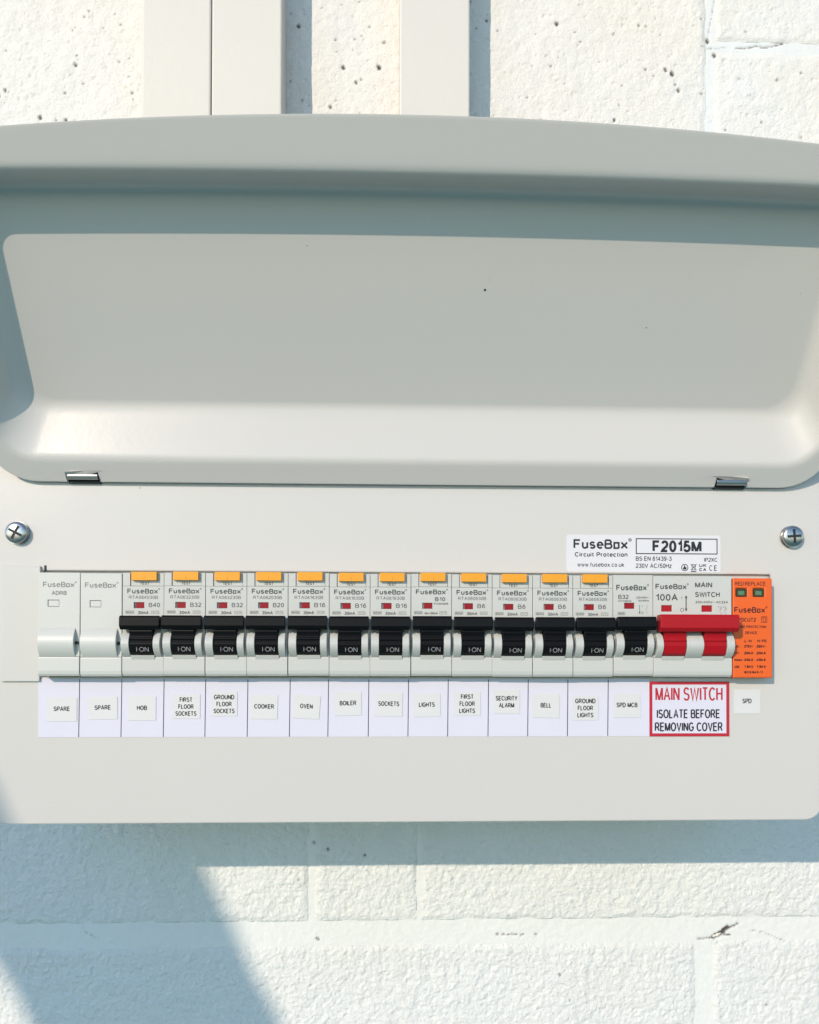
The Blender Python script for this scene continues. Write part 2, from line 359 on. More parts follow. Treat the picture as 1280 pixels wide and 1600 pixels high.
block_wall = thing('block_wall', (0, WY, -300), 'white painted concrete block wall with pitted faces behind the open fuse board', 'wall')
FINE = .75
Z = lambda v: wall_xz(640, v)[1]
def ticks(a, b, fine0, fine1):               # fine spacing inside fine0..fine1, coarse outside
    out = []; t = a
    while t < b - 1e-6:
        out.append(t); t += FINE if fine0 - 1 < t < fine1 + 1 else 6.0
    out.append(b); return out
XL, XR = at(-6, 800, WY)[0], at(1286, 800, WY)[0]
ZB, ZT = Z(1612), Z(-12)
def sheet(name, x0, x1, z0, z1, rough=1.0, edge=4.5, back=0.0, amp=1.0, bands=None):
    """one block (or the mortar bed): a relief face with eased edges and returned sides"""
    bands = bands or ((ZB, Z(1275)), (Z(225), ZT))
    zs = []
    for b in bands:
        lo, hi = max(z0, b[0]), min(z1, b[1])
        if hi > lo: zs += ticks(lo, hi, lo, hi)
    zs += [z0, z1]
    t = z0
    while t < z1:
        if not any(b[0] - 3 < t < b[1] + 3 for b in bands): zs.append(t)
        t += 12
    zs = sorted(set(round(q, 3) for q in zs)); xs = sorted(set(round(q, 3) for q in ticks(x0, x1, XL, XR)))
    vs = []; shade_dirt = []
    for z in zs:
        for x in xs:
            h, di = relief(x, z)
            e = min(x - x0, x1 - x, z - z0, z1 - z) + 1.3 * noise.noise((x * .09, z * .09, 6)) + 1.0
            h *= rough * amp
            if edge:
                f_ = max(0.0, min(1.0, e / edge)); f_ = f_ * f_ * (3 - 2 * f_); h = h * f_ - .95 * (1 - f_)
            c = crack_at(x, z)
            vs.append((x, back - h + c * .9, z)); shade_dirt.append(max(di * rough, c))
    nx, nz = len(xs), len(zs)
    fs = [(j * nx + i, j * nx + i + 1, (j + 1) * nx + i + 1, (j + 1) * nx + i) for j in range(nz - 1) for i in range(nx - 1)]
    rim = [i for i in range(nx)] + [j * nx + nx - 1 for j in range(1, nz)] + [(nz - 1) * nx + i for i in range(nx - 2, -1, -1)] + [j * nx for j in range(nz - 2, 0, -1)]
    n0 = len(vs)
    for r in rim: vs.append((vs[r][0], back + 40, vs[r][2])); shade_dirt.append(0)
    m = len(rim)
    fs += [(rim[k], n0 + k, n0 + (k + 1) % m, rim[(k + 1) % m]) for k in range(m)]
    me = D.meshes.new(name); me.from_pydata([(x * S, y * S, (z + 300) * S) for x, y, z in vs], [], fs)
    a = me.attributes.new('shade_dirt', 'FLOAT', 'POINT'); a.data.foreach_set('value', shade_dirt)
    me.materials.append(M['joint' if name == 'mortar' else 'wall' if z0 > 100 else 'wall_low'])
    for p in me.polygons: p.use_smooth = True
    return link(name, me, block_wall)

bed = Z(1457); top_bed = wall_xz(1200, 74)[1]; mid_bed = bed + 225; up_bed = mid_bed + 210
j1, j2, j3, j4 = wall_xz(487, 1320)[0], wall_xz(655, 1320)[0], wall_xz(1101, 1540)[0], wall_xz(1110, 120)[0]
LX, RX = -430.0, 440.0
sheet('mortar', LX, RX, bed - 160, up_bed + 230, rough=.3, edge=0, back=.75)
sheet('block', LX, j3 - 5, bed - 155, bed - 7.0)
sheet('block', j3 + 5, RX, bed - 155, bed - 6.5)
sheet('block', LX, j1 - 1.6, bed + 6.5, mid_bed - 5)
sheet('block', j1 + 1.6, j2 - 1.0, bed + 6.5, mid_bed - 5)
sheet('block', j2 + 1.0, RX, bed + 6.5, mid_bed - 5)
sheet('block', LX, -60, mid_bed + 5, up_bed - 5); sheet('block', -50, RX, mid_bed + 5, up_bed - 5)
sheet('block', LX, j4 - 2.5, up_bed + 5, up_bed + 225)
sheet('block', j4 + 2.5, RX, up_bed + 5, top_bed - 3)
sheet('block', j4 + 2.5, RX, top_bed + 3, up_bed + 225)

GZ = -1250.0                                 # ground level
def far_block(x0, x1, z0, z1): MB().box(x0, x1, .3, 40, z0 + 300, z1 + 300).build('block', 'wall', block_wall, bevel=3)
row = 0; zt = bed - 167
while zt > GZ + 60:
    x = -1500 + (row % 2) * 220
    while x < 1500: far_block(x, x + 440, zt - 215, zt); x += 450
    zt -= 225; row += 1
for k in range(6):                            # plain courses to both sides and above
    z0 = bed - 155 + k * 225 - (0 if k else 0)
    for x in (-1340, -890, 450, 900): far_block(x + (k % 2) * (-1 if x < 0 else 1) * 0, x + 440, z0, z0 + 215)
for k in range(3):
    for x in (-440, 10): far_block(x, x + 440, up_bed + 235 + k * 225, up_bed + 450 + k * 225)
MB().box(-1560, 1560, 1.6, 39, GZ + 300, up_bed + 1200).build('mortar', 'wall', block_wall)
# ground added out of view, coloured teal so its bounce tints the shade
M['teal_bounce_ground'] = mat('teal_bounce_ground', (.15, .39, .37), .8, bump=(90, 1.5), mottle=(5, .12))
tag(MB().add([(-30000, -30000, GZ), (30000, -30000, GZ), (30000, 400, GZ), (-30000, 400, GZ)], [(0, 1, 2, 3)]).build('ground', 'teal_bounce_ground'), kind='structure')

# ------------------------------------------------------------------ trunking above the board
TD = 23.0                                    # trunking depth
def trunking(u0, u1, label):
    xa = at(u0, 100, WY - TD)[0]; xb = at(u1, 100, WY - TD)[0]; zb = 60.0
    t = thing('cable_trunking', ((xa + xb) / 2, WY, zb), label, 'trunking', 'painted cable trunkings running up the wall')
    h = (xb - xa) / 2; top = Z(-12) + 60 - zb + 60
    MB().box(-h, h, -TD + 6, -.0, 0, top).build('base', 'trunk', t, bevel=.6)
    MB().box(-h - .25, h + .25, -TD, -TD + 5.9, 0, top).build('cover', 'trunk', t, bevel=1.0)
trunking(222.5, 328.6, 'painted trunking left of the dark joint line, leftmost of the three above the lid')
trunking(331.4, 439.5, 'painted trunking right of the dark joint line, butted against its twin')
trunking(625, 733.5, 'painted trunking standing alone above the lid, rightmost of the three')

# ------------------------------------------------------------------ the fuse board
PX0, PX1 = at(-16, 1285)[0], at(1286, 1285)[0]
PZ0 = at(640, 1285)[1]; HZ = at(640, 757, -3)[1]; PZ1 = HZ + 14
CX = (PX0 + PX1) / 2
unit = thing('fuse_board', (CX, WY, PZ0), 'off white metal fuse board fixed to the block wall with its lid propped open', 'fuse board')
def U(x, y, z): return (x - CX, y - WY, z - PZ0)       # world mm -> board local
MB().box(PX0 + 1.5 - CX, PX1 - 1.5 - CX, 2.2 - WY, 0, 1.2, PZ1 - PZ0 - 1).build('enclosure', 'body', unit, bevel=1.5)
# front cover: rounded plate with the slot for the modules
SX0, SX1 = at(66, 960)[0], at(1204, 960)[0]; SZ1 = at(640, 894.5)[1]; SZ0 = at(640, 1058)[1]
def rrect(x0, x1, z0, z1, r, n=8):
    p = []
    for cx, cz, a0 in ((x1 - r, z1 - r, 0), (x0 + r, z1 - r, 90), (x0 + r, z0 + r, 180), (x1 - r, z0 + r, 270)):
        for i in range(n + 1):
            a = R(a0 + 90 * i / n); p.append((cx + r * math.cos(a), cz + r * math.sin(a)))
    return p
def plate_mesh(name, loops, th, bev, m):
    cu = D.curves.new(name, 'CURVE'); cu.dimensions = '2D'; cu.fill_mode = 'BOTH'
    for lp in loops:
        sp = cu.splines.new('POLY'); sp.points.add(len(lp) - 1); sp.use_cyclic_u = True
        for q, (x, z) in zip(sp.points, lp): q.co = (x * S, z * S, 0, 1)
    cu.extrude = (th / 2 - bev) * S; cu.bevel_depth = bev * S; cu.offset = -bev * S; cu.bevel_resolution = 2
    o = D.objects.new(name, cu); COL.objects.link(o)
    dg = bpy.context.evaluated_depsgraph_get(); me = D.meshes.new_from_object(o.evaluated_get(dg))
    D.objects.remove(o); D.curves.remove(cu)
    me.transform(Matrix(((1, 0, 0, 0), (0, 0, -1, (th / 2) * S), (0, 1, 0, 0), (0, 0, 0, 1))))
    me.materials.clear(); me.materials.append(M[m]); me.name = name
    return me
cov = [rrect(PX0 - CX, PX1 - CX, 0, PZ1 - PZ0, 8.0), [(SX0 - CX, SZ0 - PZ0), (SX0 - CX, SZ1 - PZ0), (SX1 - CX, SZ1 - PZ0), (SX1 - CX, SZ0 - PZ0)]]
link('front_cover', plate_mesh('front_cover', cov, 2.0, .6, 'steel'), unit, (0, -WY, 0))
# dark block painting the shade of the notch at the slot's upper left corner
nx, nz = at(71, 887)
MB().box(-.5, .5, -.1, .4, -1.4, 1.0).build('slot_notch_shade', 'dark', unit, U(nx, 0, nz))

# cover screws: pan heads, the recess's shade put on as a dark cross
def screw(u, v, ang):
    x, z = at(u, v, -2.5); r = 4.75; n = 32; mb = MB()
    prof = [(r, 0), (r, -1.3), (r * .97, -1.75), (r * .88, -2.1), (r * .65, -2.4), (r * .33, -2.58)]
    vs = [(q * math.cos(2 * math.pi * i / n), y, q * math.sin(2 * math.pi * i / n)) for q, y in prof for i in range(n)] + [(0, -2.62, 0)]
    fs = [(k * n + i, k * n + (i + 1) % n, (k + 1) * n + (i + 1) % n, (k + 1) * n + i) for k in range(len(prof) - 1) for i in range(n)]
    fs += [((len(prof) - 1) * n + i, (len(prof) - 1) * n + (i + 1) % n, len(prof) * n) for i in range(n)]
    s = mb.add(vs, fs).build('cover_screw', 'chrome', unit, U(x, -1.0, z), rot=Euler((0, ang, 0)), smooth=True)
    c = MB()
    for a in (0, 1):
        l, t = 3.1, .55
        if a: c.box(-t, t, -2.66, -2.2, -l, -t - .01).box(-t, t, -2.66, -2.2, t + .01, l)
        else: c.box(-l, l, -2.66, -2.2, -t, t)
    c.build('cross_shade', 'dark', s)
    w_ = MB(); n2 = 28
    w_.poly([(5.1 * math.cos(2 * math.pi * i / n2), 5.1 * math.sin(2 * math.pi * i / n2)) for i in range(n2)], .05, .95)
    w_.build('washer', 'chrome', s)
screw(25, 832, R(28)); screw(1240, 838, R(-4))

# the lid --------------------------------------------------------------
TAU = R(33.0); HY = -2.6
LW = (PX1 - PX0) / 2 - 1.0
def lid_pt(x, a, b): return (x, HY - a * math.sin(TAU) - b * math.cos(TAU), a * math.cos(TAU) - b * math.sin(TAU))
AF, A1, A2, A3, A4, DEP = 0.0, 11.0, 29.0, 114.5, 120.2, 14.6
ATOP = 138.2
NOT = []                                     # hinge notches: (x0, x1) on the lower flange
for ua, ub in ((105, 156), (1117, 1166)):
    NOT.append((at(ua, 750, -3)[0] - CX, at(ub, 750, -3)[0] - CX))
NOTD = 5.0
bot_t = set([i / 40 for i in range(41)])
for a, b in NOT:
    for q in (a, b):
        for e in (-.15, .15): bot_t.add((q + e + LW) / (2 * LW))
bot_t = sorted(bot_t)
def ring_pts(p, flange=False):
    xh, a0, a1, b, rb, rt, sg = p; out = []
    for t in bot_t:                           # bottom, left to right
        x = -LW + 2 * LW * t
        xq = max(-xh + rb, min(xh - rb, x)) if rb else x
        lo, hi = -xh + rb, xh - rb
        f = (x + LW) / (2 * LW); xq = min(max(x, lo), hi) if flange else lo + (hi - lo) * f
        a = a0
        if flange and any(q0 < x < q1 for q0, q1 in NOT): a = max(a0, NOTD)
        out.append((xq, a, b))
    K = 10
    for i in range(1, K): an = R(-90 + 90 * i / K); out.append((xh - rb + rb * math.cos(an), a0 + rb + rb * math.sin(an), b))
    n = 16
    sag = lambda x: -sg * (x / LW) ** 2
    for i in range(n + 1):
        t = i / n; out.append((xh, (a0 + rb) * (1 - t) + (a1 - rt + sag(xh)) * t, b))
    for i in range(1, K): an = R(90 * i / K); x = xh - rt + rt * math.cos(an); out.append((x, a1 - rt + rt * math.sin(an) + sag(xh) * (1 - i / K) + sag(x) * i / K, b))
    for i in range(41):
        x = (xh - rt) * (1 - 2 * i / 40); out.append((x, a1 + sag(x), b))
    for i in range(1, K): an = R(90 + 90 * i / K); x = -xh + rt + rt * math.cos(an); out.append((x, a1 - rt + rt * math.sin(an) + sag(x) * (1 - i / K) + sag(xh) * i / K, b))
    for i in range(n + 1):
        t = 1 - i / n; out.append((-xh, (a0 + rb) * (1 - t) + (a1 - rt + sag(xh)) * t, b))
    for i in range(1, K): an = R(180 + 90 * i / K); out.append((-xh + rb + rb * math.cos(an), a0 + rb + rb * math.sin(an), b))
    return out
Fv = Vector((LW, AF, ATOP, 0, 20, 14, 9.6)); V1 = Vector((LW - 5.0, A1, A4, 0, 16, 6, 2.2)); V2 = Vector((LW - 14.5, A2, A3, -DEP, 12, 4.5, 2.2)); V3 = Vector((LW - 60, A2 + 30, A3 - 30, -DEP, 9, 4, 0))
mix = lambda a, b, t: a * (1 - t) + b * t
def bend(A, V, B, n): return [A * (1 - t) ** 2 + V * 2 * t * (1 - t) + B * t * t for t in [i / n for i in range(n + 1)]]
rings = [(Fv, True), (mix(Fv, V1, .06), True)]
rings += [(mix(Fv, V1, .48), False), (mix(Fv, V1, .62), False)]
rings += [(q, False) for q in bend(mix(V1, Fv, .22), V1, mix(V1, V2, .10), 6)]
rings += [(mix(V1, V2, .35), False)]
rings += [(q, False) for q in bend(mix(V2, V1, .26), V2, mix(V2, V3, .10), 8)]
rings += [(V3, False)]
lv = []; lf = []
loops = [ring_pts(p, fl) for p, fl in rings]
N = len(loops[0])
for lp in loops: lv += [lid_pt(*q) for q in lp]
for k in range(len(loops) - 1):
    for i in range(N):
        lf.append((k * N + i, k * N + (i + 1) % N, (k + 1) * N + (i + 1) % N, (k + 1) * N + i))
lf.append(tuple(range((len(loops) - 1) * N, len(loops) * N)))
me = D.meshes.new('lid'); me.from_pydata([(x * S, (y - WY) * S, (z + HZ - PZ0) * S) for x, y, z in lv], [], lf)
bm = bmesh.new(); bm.from_mesh(me); bmesh.ops.remove_doubles(bm, verts=bm.verts, dist=1e-6); bmesh.ops.recalc_face_normals(bm, faces=bm.faces)
bm.faces.ensure_lookup_table()
big = max(bm.faces, key=lambda f: f.calc_area())
if big.normal.y > 0: bmesh.ops.reverse_faces(bm, faces=bm.faces)
bm.to_mesh(me); bm.free(); me.materials.append(M['steel'])
lid = link('lid', me, unit, smooth=True); me.set_sharp_from_angle(angle=R(30))
sm = lid.modifiers.new('thick', 'SOLIDIFY'); sm.thickness = 1.2 * S; sm.offset = -1; sm.use_even_offset = False
bv = lid.modifiers.new('edge', 'BEVEL'); bv.width = .35 * S; bv.segments = 2; bv.limit_method = 'ANGLE'; bv.angle_limit = R(50)
o_, n_ = Vector(lid_pt(0, A2, -DEP)) + Vector((0, 0, HZ)), Vector((0, -math.cos(TAU), -math.sin(TAU)))
for u, v, rad in ((758, 453, .5), (480, 384, .2), (1010, 512, .25)):   # specks of dirt on the paint
    d_ = RM @ Vector(((u - U0) / F, -(v - V0) / F, -1)); p_ = CAM + d_ * ((o_ - CAM).dot(n_) / d_.dot(n_)) + n_ * .05
    e1, e2 = Vector((1, 0, 0)), Vector((0, -math.sin(TAU), math.cos(TAU)))
    MB().add([tuple(Vector(U(*p_)) + e1 * rad * math.cos(a) + e2 * rad * math.sin(a)) for a in [k * math.pi / 4 + .3 for k in range(8)]], [tuple(range(8))]).build('dirt_speck', 'dark', lid)
for q0, q1 in NOT:                            # hinge knuckles showing in the notches
    h = thing('hinge', (0, 0, 0), None, None); h.parent = lid; D.objects.remove(h)
    mb = MB(); n = 14; r = 1.45
    c = lid_pt(0, 2.3, -.4)
    prof = [(c[1] + r * math.cos(2 * math.pi * i / n), c[2] + r * math.sin(2 * math.pi * i / n)) for i in range(n)]
    mb.prism(prof, q0 + .5, q1 - .5)
    o = mb.build('hinge_knuckle', 'pin', lid, (0, -WY, HZ - PZ0), smooth=False, bevel=.1)
    mb = MB(); p1 = lid_pt(0, 4.9, -1.3); mb.box(q0 + .2, q1 - .2, HY + .9, -.1, -.5, 4.6).build('hinge_gap_shade', 'dark', lid, (0, -WY, HZ - PZ0))  # dark box painted in for the shaded gap behind the knuckle

# blanking strip left of the modules
b0 = at(3, 884, -1); b1 = at(62, 1065, -1)
bs = thing('blanking_strip', ((b0[0] + b1[0]) / 2, -.02, b1[1]), 'plain off white blanking strip closing the slot left of the first module', 'strip')
hw = (b1[0] - b0[0]) / 2
MB().box(-hw, hw, -1.3, 0, 0, b0[1] - b1[1]).build('plate', 'strip', bs, bevel=.35)

# ------------------------------------------------------------------ modules
FY = -7.0                                    # plane of the module faces
mx0 = at(60, 975, FY)[0]; mx1 = at(1021, 975, FY)[0]; PW = (mx1 - mx0) / 15
mz = at(640, 897.5, FY)[1]; MH = mz - at(640, 1057, FY)[1]
K = MH / 44.6                                # layout below is drawn on a 44.6 mm tall module, z measured downwards
KX = PW / 17.85
def xz(x, z): return x * KX, -z * K
def arc(z0, z1, out, n=12, back=2.0):
    c, h = (z0 + z1) / 2, (z1 - z0) / 2
    pts = [(-out * (1 - ((z - c) / h) ** 2) + .02, -z * K) for z in [z0 + (z1 - z0) * i / n for i in range(n + 1)]]
    return pts + [(back, -z1 * K), (back, -z0 * K)]
def cell_face(mb, x0, x1, z0, z1, holes, dep=1.2):
    xs = sorted(set([x0, x1] + [q for h in holes for q in h[:2]])); zs = sorted(set([-z0, -z1] + [-q for h in holes for q in h[2:]]))
    gone = set()
    for i in range(len(xs) - 1):
        for j in range(len(zs) - 1):
            cx, cz = (xs[i] + xs[i + 1]) / 2, -(zs[j] + zs[j + 1]) / 2
            if any(h[0] < cx < h[1] and h[2] < cz < h[3] for h in holes): gone.add((i, j))
    mb.slab([q * KX for q in xs], [q * K for q in zs], gone, 0, dep)
def foot(mb, x0, x1, z0=36.3, z1=44.6):
    mb.prism([(1.3, -z0 * K), (-.25, -z0 * K), (-.35, -(z0 + .5) * K), (-.35, -(z1 - 2.4) * K), (-.1, -(z1 - 1.0) * K), (.6, -z1 * K), (1.3, -z1 * K)], x0 * KX, x1 * KX)

MW = 17.65
mb = MB(); WIN = (4.8, 9.3, 12.6, 15.2)
mb.box(0, MW * KX, 1.2, 22, -44.5 * K, 0)
cell_face(mb, 0, MW, 0, 5.5, [(3.2, 16.0, -.1, 5.6)]); cell_face(mb, 0, MW, 5.66, 36.2, [WIN, (3.9, 14.0, 24.5, 35.5)])
mb.box(3.35 * KX, 15.85 * KX, .55, 1.15, -5.5 * K, 0)
foot(mb, 0, MW)
mb.prism(arc(24.6, 36.3, 4.3), .45 * KX, 3.8 * KX); mb.prism(arc(24.6, 36.3, 4.3), 14.05 * KX, 16.9 * KX)
mb.prism([(0.02, -35.3 * K), (-1.2, -35.5 * K), (-.5, -37.2 * K), (0.02, -37.4 * K)], 3.9 * KX, 14.0 * KX)
body_rcbo = mb.mesh('body', 'plastic')
mb = MB()
mb.box(0, MW * KX, 1.2, 22, -44.5 * K, 0); cell_face(mb, 0, MW, 0, 36.2, [(4.9, 9.4, 12.3, 14.9), (3.9, 14.0, 24.5, 35.5)]); foot(mb, 0, MW)
mb.prism(arc(24.6, 36.3, 4.3), .45 * KX, 3.8 * KX); mb.prism(arc(24.6, 36.3, 4.3), 14.05 * KX, 16.9 * KX)
mb.prism([(0.02, -35.3 * K), (-1.2, -35.5 * K), (-.5, -37.2 * K), (0.02, -37.4 * K)], 3.9 * KX, 14.0 * KX)
body_mcb = mb.mesh('body', 'plastic')
mb = MB()
mb.box(0, MW * KX, 1.2, 22, -44.5 * K, 0); cell_face(mb, 0, MW, 0, 36.2, [(4.0, 8.8, 11.8, 14.7)]); foot(mb, 0, MW)
mb.box(4.12 * KX, 8.7 * KX, .22, 1.15, -14.6 * K, -11.95 * K)
mb.prism(arc(23.7, 36.3, 2.7, 16), .6 * KX, 15.9 * KX)
body_blank = mb.mesh('body', 'blank')
mb = MB().box(15.6 * KX, 17.3 * KX, -.8, .0, -30.9 * K, -29.6 * K); blank_notch_shade = mb.mesh('side_notch_shade', 'dark')  # solid dark box standing in for the shade of the side hole

def lever_mesh(m, x0, x1):
    mb = MB(); xm = (x0 + x1) / 2
    prof = [(1.1, -24.0 * K), (-4.2, -24.4 * K), (-4.35, -25.2 * K), (-3.9, -26.6 * K), (-3.75, -27.6 * K), (-4.15, -28.0 * K), (-4.1, -28.7 * K), (-3.75, -29.0 * K), (-3.7, -30.2 * K), (-3.9, -30.6 * K), (-3.0, -34.2 * K), (-1.4, -35.3 * K), (1.1, -35.4 * K)]
    mb.prism(prof, x0 * KX, x1 * KX); return mb
def bar(mb, x0, x1, z0=18.5, z1=24.5, out=6.2):
    e = .9                                   # ends drawn in towards the front and the back
    prof = [(-.15, -(z0 + .3) * K), (-out + .8, -z0 * K), (-out, -(z0 + .9) * K), (-out - .1, -(z1 - 1.6) * K), (-out + 1.2, -z1 * K), (-.15, -(z1 - .2) * K)]
    n = len(prof); xin = [0.9, .25, .25, .25, .3, .8]
    vs = [(x0 * KX + xi, y, z) for (y, z), xi in zip(prof, xin)] + [(x1 * KX - xi, y, z) for (y, z), xi in zip(prof, xin)]
    fs = [(i, (i + 1) % n, n + (i + 1) % n, n + i) for i in range(n)] + [tuple(range(n))[::-1], tuple(range(n, 2 * n))]
    mb.add(vs, fs); return mb
mb = lever_mesh('black', 4.05, 13.85); bar(mb, .1, 17.5); lever_black = mb.mesh('lever', 'black')
def on_mark():
    mb = MB(); text(mb, 'I·ON', 7.1 * KX, 12.3 * KX, 0, 2.0 * K, 0, -.018)
    # laid on the sloping lower facet of the lever
    a, b = Vector((-3.9, -30.6 * K)), Vector((-3.0, -34.2 * K)); d = (a - b).normalized(); nrm = Vector((-d.y, d.x))
    if nrm.x > 0: nrm = -nrm
    o = b + d * .35 + nrm * .06
    mb.v = [(x, o.x + d.x * z, o.y + d.y * z) for x, y, z in mb.v]
    return mb.mesh('on_mark', 'white')
mark = on_mark()
mb = MB().box(4.1 * KX, 14.9 * KX, -1.5, 1.1, -3.2 * K, .5 * K); mb.box(9.3 * KX, 9.6 * KX, -1.62, -1.4, -2.6 * K, -1.4 * K); button = mb.mesh('test_button', 'amber')
mb = MB().box(5.6 * KX, 9.2 * KX, .45, 1.15, -15.1 * K, -12.7 * K); flag = mb.mesh('indicator', 'ired')
mb = MB().box(5.0 * KX, 9.3 * KX, .45, 1.15, -14.8 * K, -12.4 * K); flag_mcb = mb.mesh('indicator', 'ired')

TY = -.05
def T(mb, s, x0, x1, ztop, cap, bold=0.03, y=TY): return text(mb, s, x0 * KX, x1 * KX, -(ztop + cap) * K, cap * K, y, bold)
def L_(mb, x0, x1, ztop, cap, bold=.032): return logo(mb, x0 * KX, x1 * KX, -(ztop + cap) * K, cap * K, TY, bold)
def RC(mb, x0, x1, z0, z1, wd=.14): return mb.rect(x0 * KX, x1 * KX, -z1 * K, -z0 * K, wd, TY)
def SL(mb, pts, wd=.14): return mb.strip([xz(*p) for p in pts], wd, TY)
jit = random.Random(3)
def place(i, name, label, cat, group=None):
    o = thing(name, (mx0 + i * PW, FY + jit.uniform(-.2, .2), mz + jit.uniform(-.18, .18)), label, cat, group)
    o.rotation_euler = (R(jit.uniform(-.5, .5)), R(jit.uniform(-.15, .15)), R(jit.uniform(-.3, .3))); return o

for i, (lab, txt) in enumerate((('blank grey white module printed with a short code, leftmost in the row', 'ADRB'),
                                ('blank grey white module with only its logo, beside the first breaker', None))):
    t = place(i, 'blank_module', lab, 'blank module', 'blank modules at the left end of the row')
    link('body', body_blank, t, bevel=.22); link('side_notch_shade', blank_notch_shade, t)
    mb = MB(); L_(mb, 1.9, 15.3, 4.0, 2.3, .02)
    if txt: T(mb, txt, 5.6, 12.0, 7.9, 1.75)
    mb.build('lettering', 'pale', t)

RC_DATA = [('B40', 'RTA064030B', 'HOB'), ('B32', 'RTA063230B', 'FIRST FLOOR SOCKETS'), ('B32', 'RTA063230B', 'GROUND FLOOR SOCKETS'), ('B20', 'RTA062030B', 'COOKER'),
           ('B16', 'RTA061630B', 'OVEN'), ('B16', 'RTA061630B', 'BOILER'), ('B16', 'RTA061630B', 'plain SOCKETS'), ('B10', 'RTA061030B', 'plain LIGHTS'),
           ('B6', 'RTA060630B', 'FIRST FLOOR LIGHTS'), ('B6', 'RTA060630B', 'SECURITY ALARM'), ('B6', 'RTA060630B', 'BELL'), ('B6', 'RTA060630B', 'GROUND FLOOR LIGHTS')]
for k, (amp, code, lab) in enumerate(RC_DATA):
    t = place(k + 2, 'circuit_breaker', f'grey breaker marked {amp} with yellow test button, above the {lab} label', 'circuit breaker', 'circuit breakers with yellow test buttons')
    link('body', body_rcbo, t, bevel=.2)
    lv_ = link('lever', lever_black, t, bevel=.3); link('on_mark', mark, lv_, (jit.uniform(-.2, .2), 0, 0))
    link('test_button', button, t, bevel=.25); link('indicator', flag, t)
    mb = MB()
    T(mb, 'TEST', 7.2, 11.3, 3.75, 1.25, y=.48)
    L_(mb, 2.0, 15.2, 6.7, 2.2)
    if amp == 'B10':
        T(mb, 'B10', 10.4, 14.9, 10.1, 1.75, .03); T(mb, code, 9.9, 16.2, 12.6, .8)
        T(mb, 'Iδn=30mA', 5.9, 11.6, 16.6, 1.1)
    else:
        T(mb, code, 2.7, 15.1, 9.75, 1.4, .004); T(mb, amp, 11.2, 16.0 if len(amp) > 2 else 14.6, 12.8, 1.9, .014)
        T(mb, '30mA', 6.5, 11.2, 16.4, 1.4)
    RC(mb, 1.3, 4.9, 16.3, 17.5, .12); T(mb, '6000', 1.6, 4.6, 16.55, .75, .03)
    RC(mb, 12.4, 15.6, 16.3, 17.6, .12); T(mb, '~', 12.8, 14.0, 16.2, 1.3, .01); SL(mb, [(14.2, 17.2), (14.7, 16.6), (15.3, 17.2)], .12)
    mb.build('lettering', 'grey', t)

t = place(14, 'circuit_breaker', 'grey breaker marked B32 without any test button, beside the red main switch', 'circuit breaker')
link('body', body_mcb, t, bevel=.2); lv_ = link('lever', lever_black, t, bevel=.3); link('on_mark', mark, lv_); link('indicator', flag_mcb, t)
mb = MB(); L_(mb, 1.3, 15.0, 4.3, 2.5); T(mb, 'B32', 2.2, 6.8, 8.7, 1.9, .02); T(mb, 'MT06B32', 2.2, 8.0, 11.1, .75)
T(mb, '230/400V~', 10.2, 15.9, 9.5, .85); T(mb, '50/60Hz', 11.2, 15.8, 10.9, .8)
SL(mb, [(11.7, 13.2), (11.7, 17.0)], .2); mb.fill([xz(11.3, 16.3), xz(12.1, 16.3), xz(11.7, 17.3)], TY)
T(mb, 'I', 12.8, 13.0, 13.2, .9); mb.ring(*xz(12.9, 16.7), .5, .14, TY, 12)
SL(mb, [(15.0, 13.2), (15.0, 14.4), (14.6, 15.6)], .1); SL(mb, [(15.0, 15.8), (15.0, 17.2)], .1); T(mb, '6000', 2.3, 4.8, 16.6, .8, .03); RC(mb, 2.0, 5.2, 16.3, 17.7, .12)
mb.build('lettering', 'grey', t)

# main switch: two modules wide
t = place(15, 'main_switch', 'double width main switch with a wide red lever, above the red framed sticker', 'main switch')
W2 = 35.0; mb = MB(); mb.box(0, W2 * KX, 1.2, 22, -44.5 * K, 0)
cell_face(mb, 0, W2, 0, 36.2, [(3.6, 8.3, 13.0, 15.8), (21.6, 26.3, 13.0, 15.8), (3.4, 13.4, 24.5, 35.5), (21.2, 31.2, 24.5, 35.5)]); foot(mb, 0, W2)
for a, b in ((.45, 3.3), (13.6, 21.1), (31.4, 34.8)): mb.prism(arc(24.4, 36.5, 4.3), a * KX, b * KX)
for a, b in ((3.4, 13.4), (21.2, 31.2)): mb.prism([(0.02, -35.3 * K), (-1.2, -35.5 * K), (-.5, -37.2 * K), (0.02, -37.4 * K)], a * KX, b * KX)
mb.build('body', 'plastic', t, bevel=.2)
mb = lever_mesh('red', 3.55, 13.3); mb2 = lever_mesh('red', 21.3, 31.1); mb.add(mb2.v, mb2.f); bar(mb, .5, 35.6, 17.2, 24.7, 7.4)
mb.build('lever', 'red', t, bevel=.3)
for a in (3.75, 21.75): MB().box((a + .1) * KX, (a + 4.3) * KX, .4, 1.15, -15.7 * K, -13.1 * K).build('indicator', 'red', t)
mb = MB(); L_(mb, .9, 14.9, 3.5, 2.4); T(mb, '100A', 1.0, 10.9, 8.0, 3.0, .025); T(mb, 'MAIN', 18.6, 26.3, 2.7, 2.4); T(mb, 'SWITCH', 18.6, 29.7, 7.0, 2.3)
T(mb, '230/400V~ AC22A', 18.8, 33.4, 11.0, 1.05)
SL(mb, [(14.6, 9.4), (14.6, 14.6)], .45)
mb.fill([xz(14.0, 9.8), xz(15.2, 9.8), xz(14.6, 8.4)], TY); mb.fill([xz(14.0, 14.4), xz(14.6, 15.8), xz(15.2, 14.4)], TY)
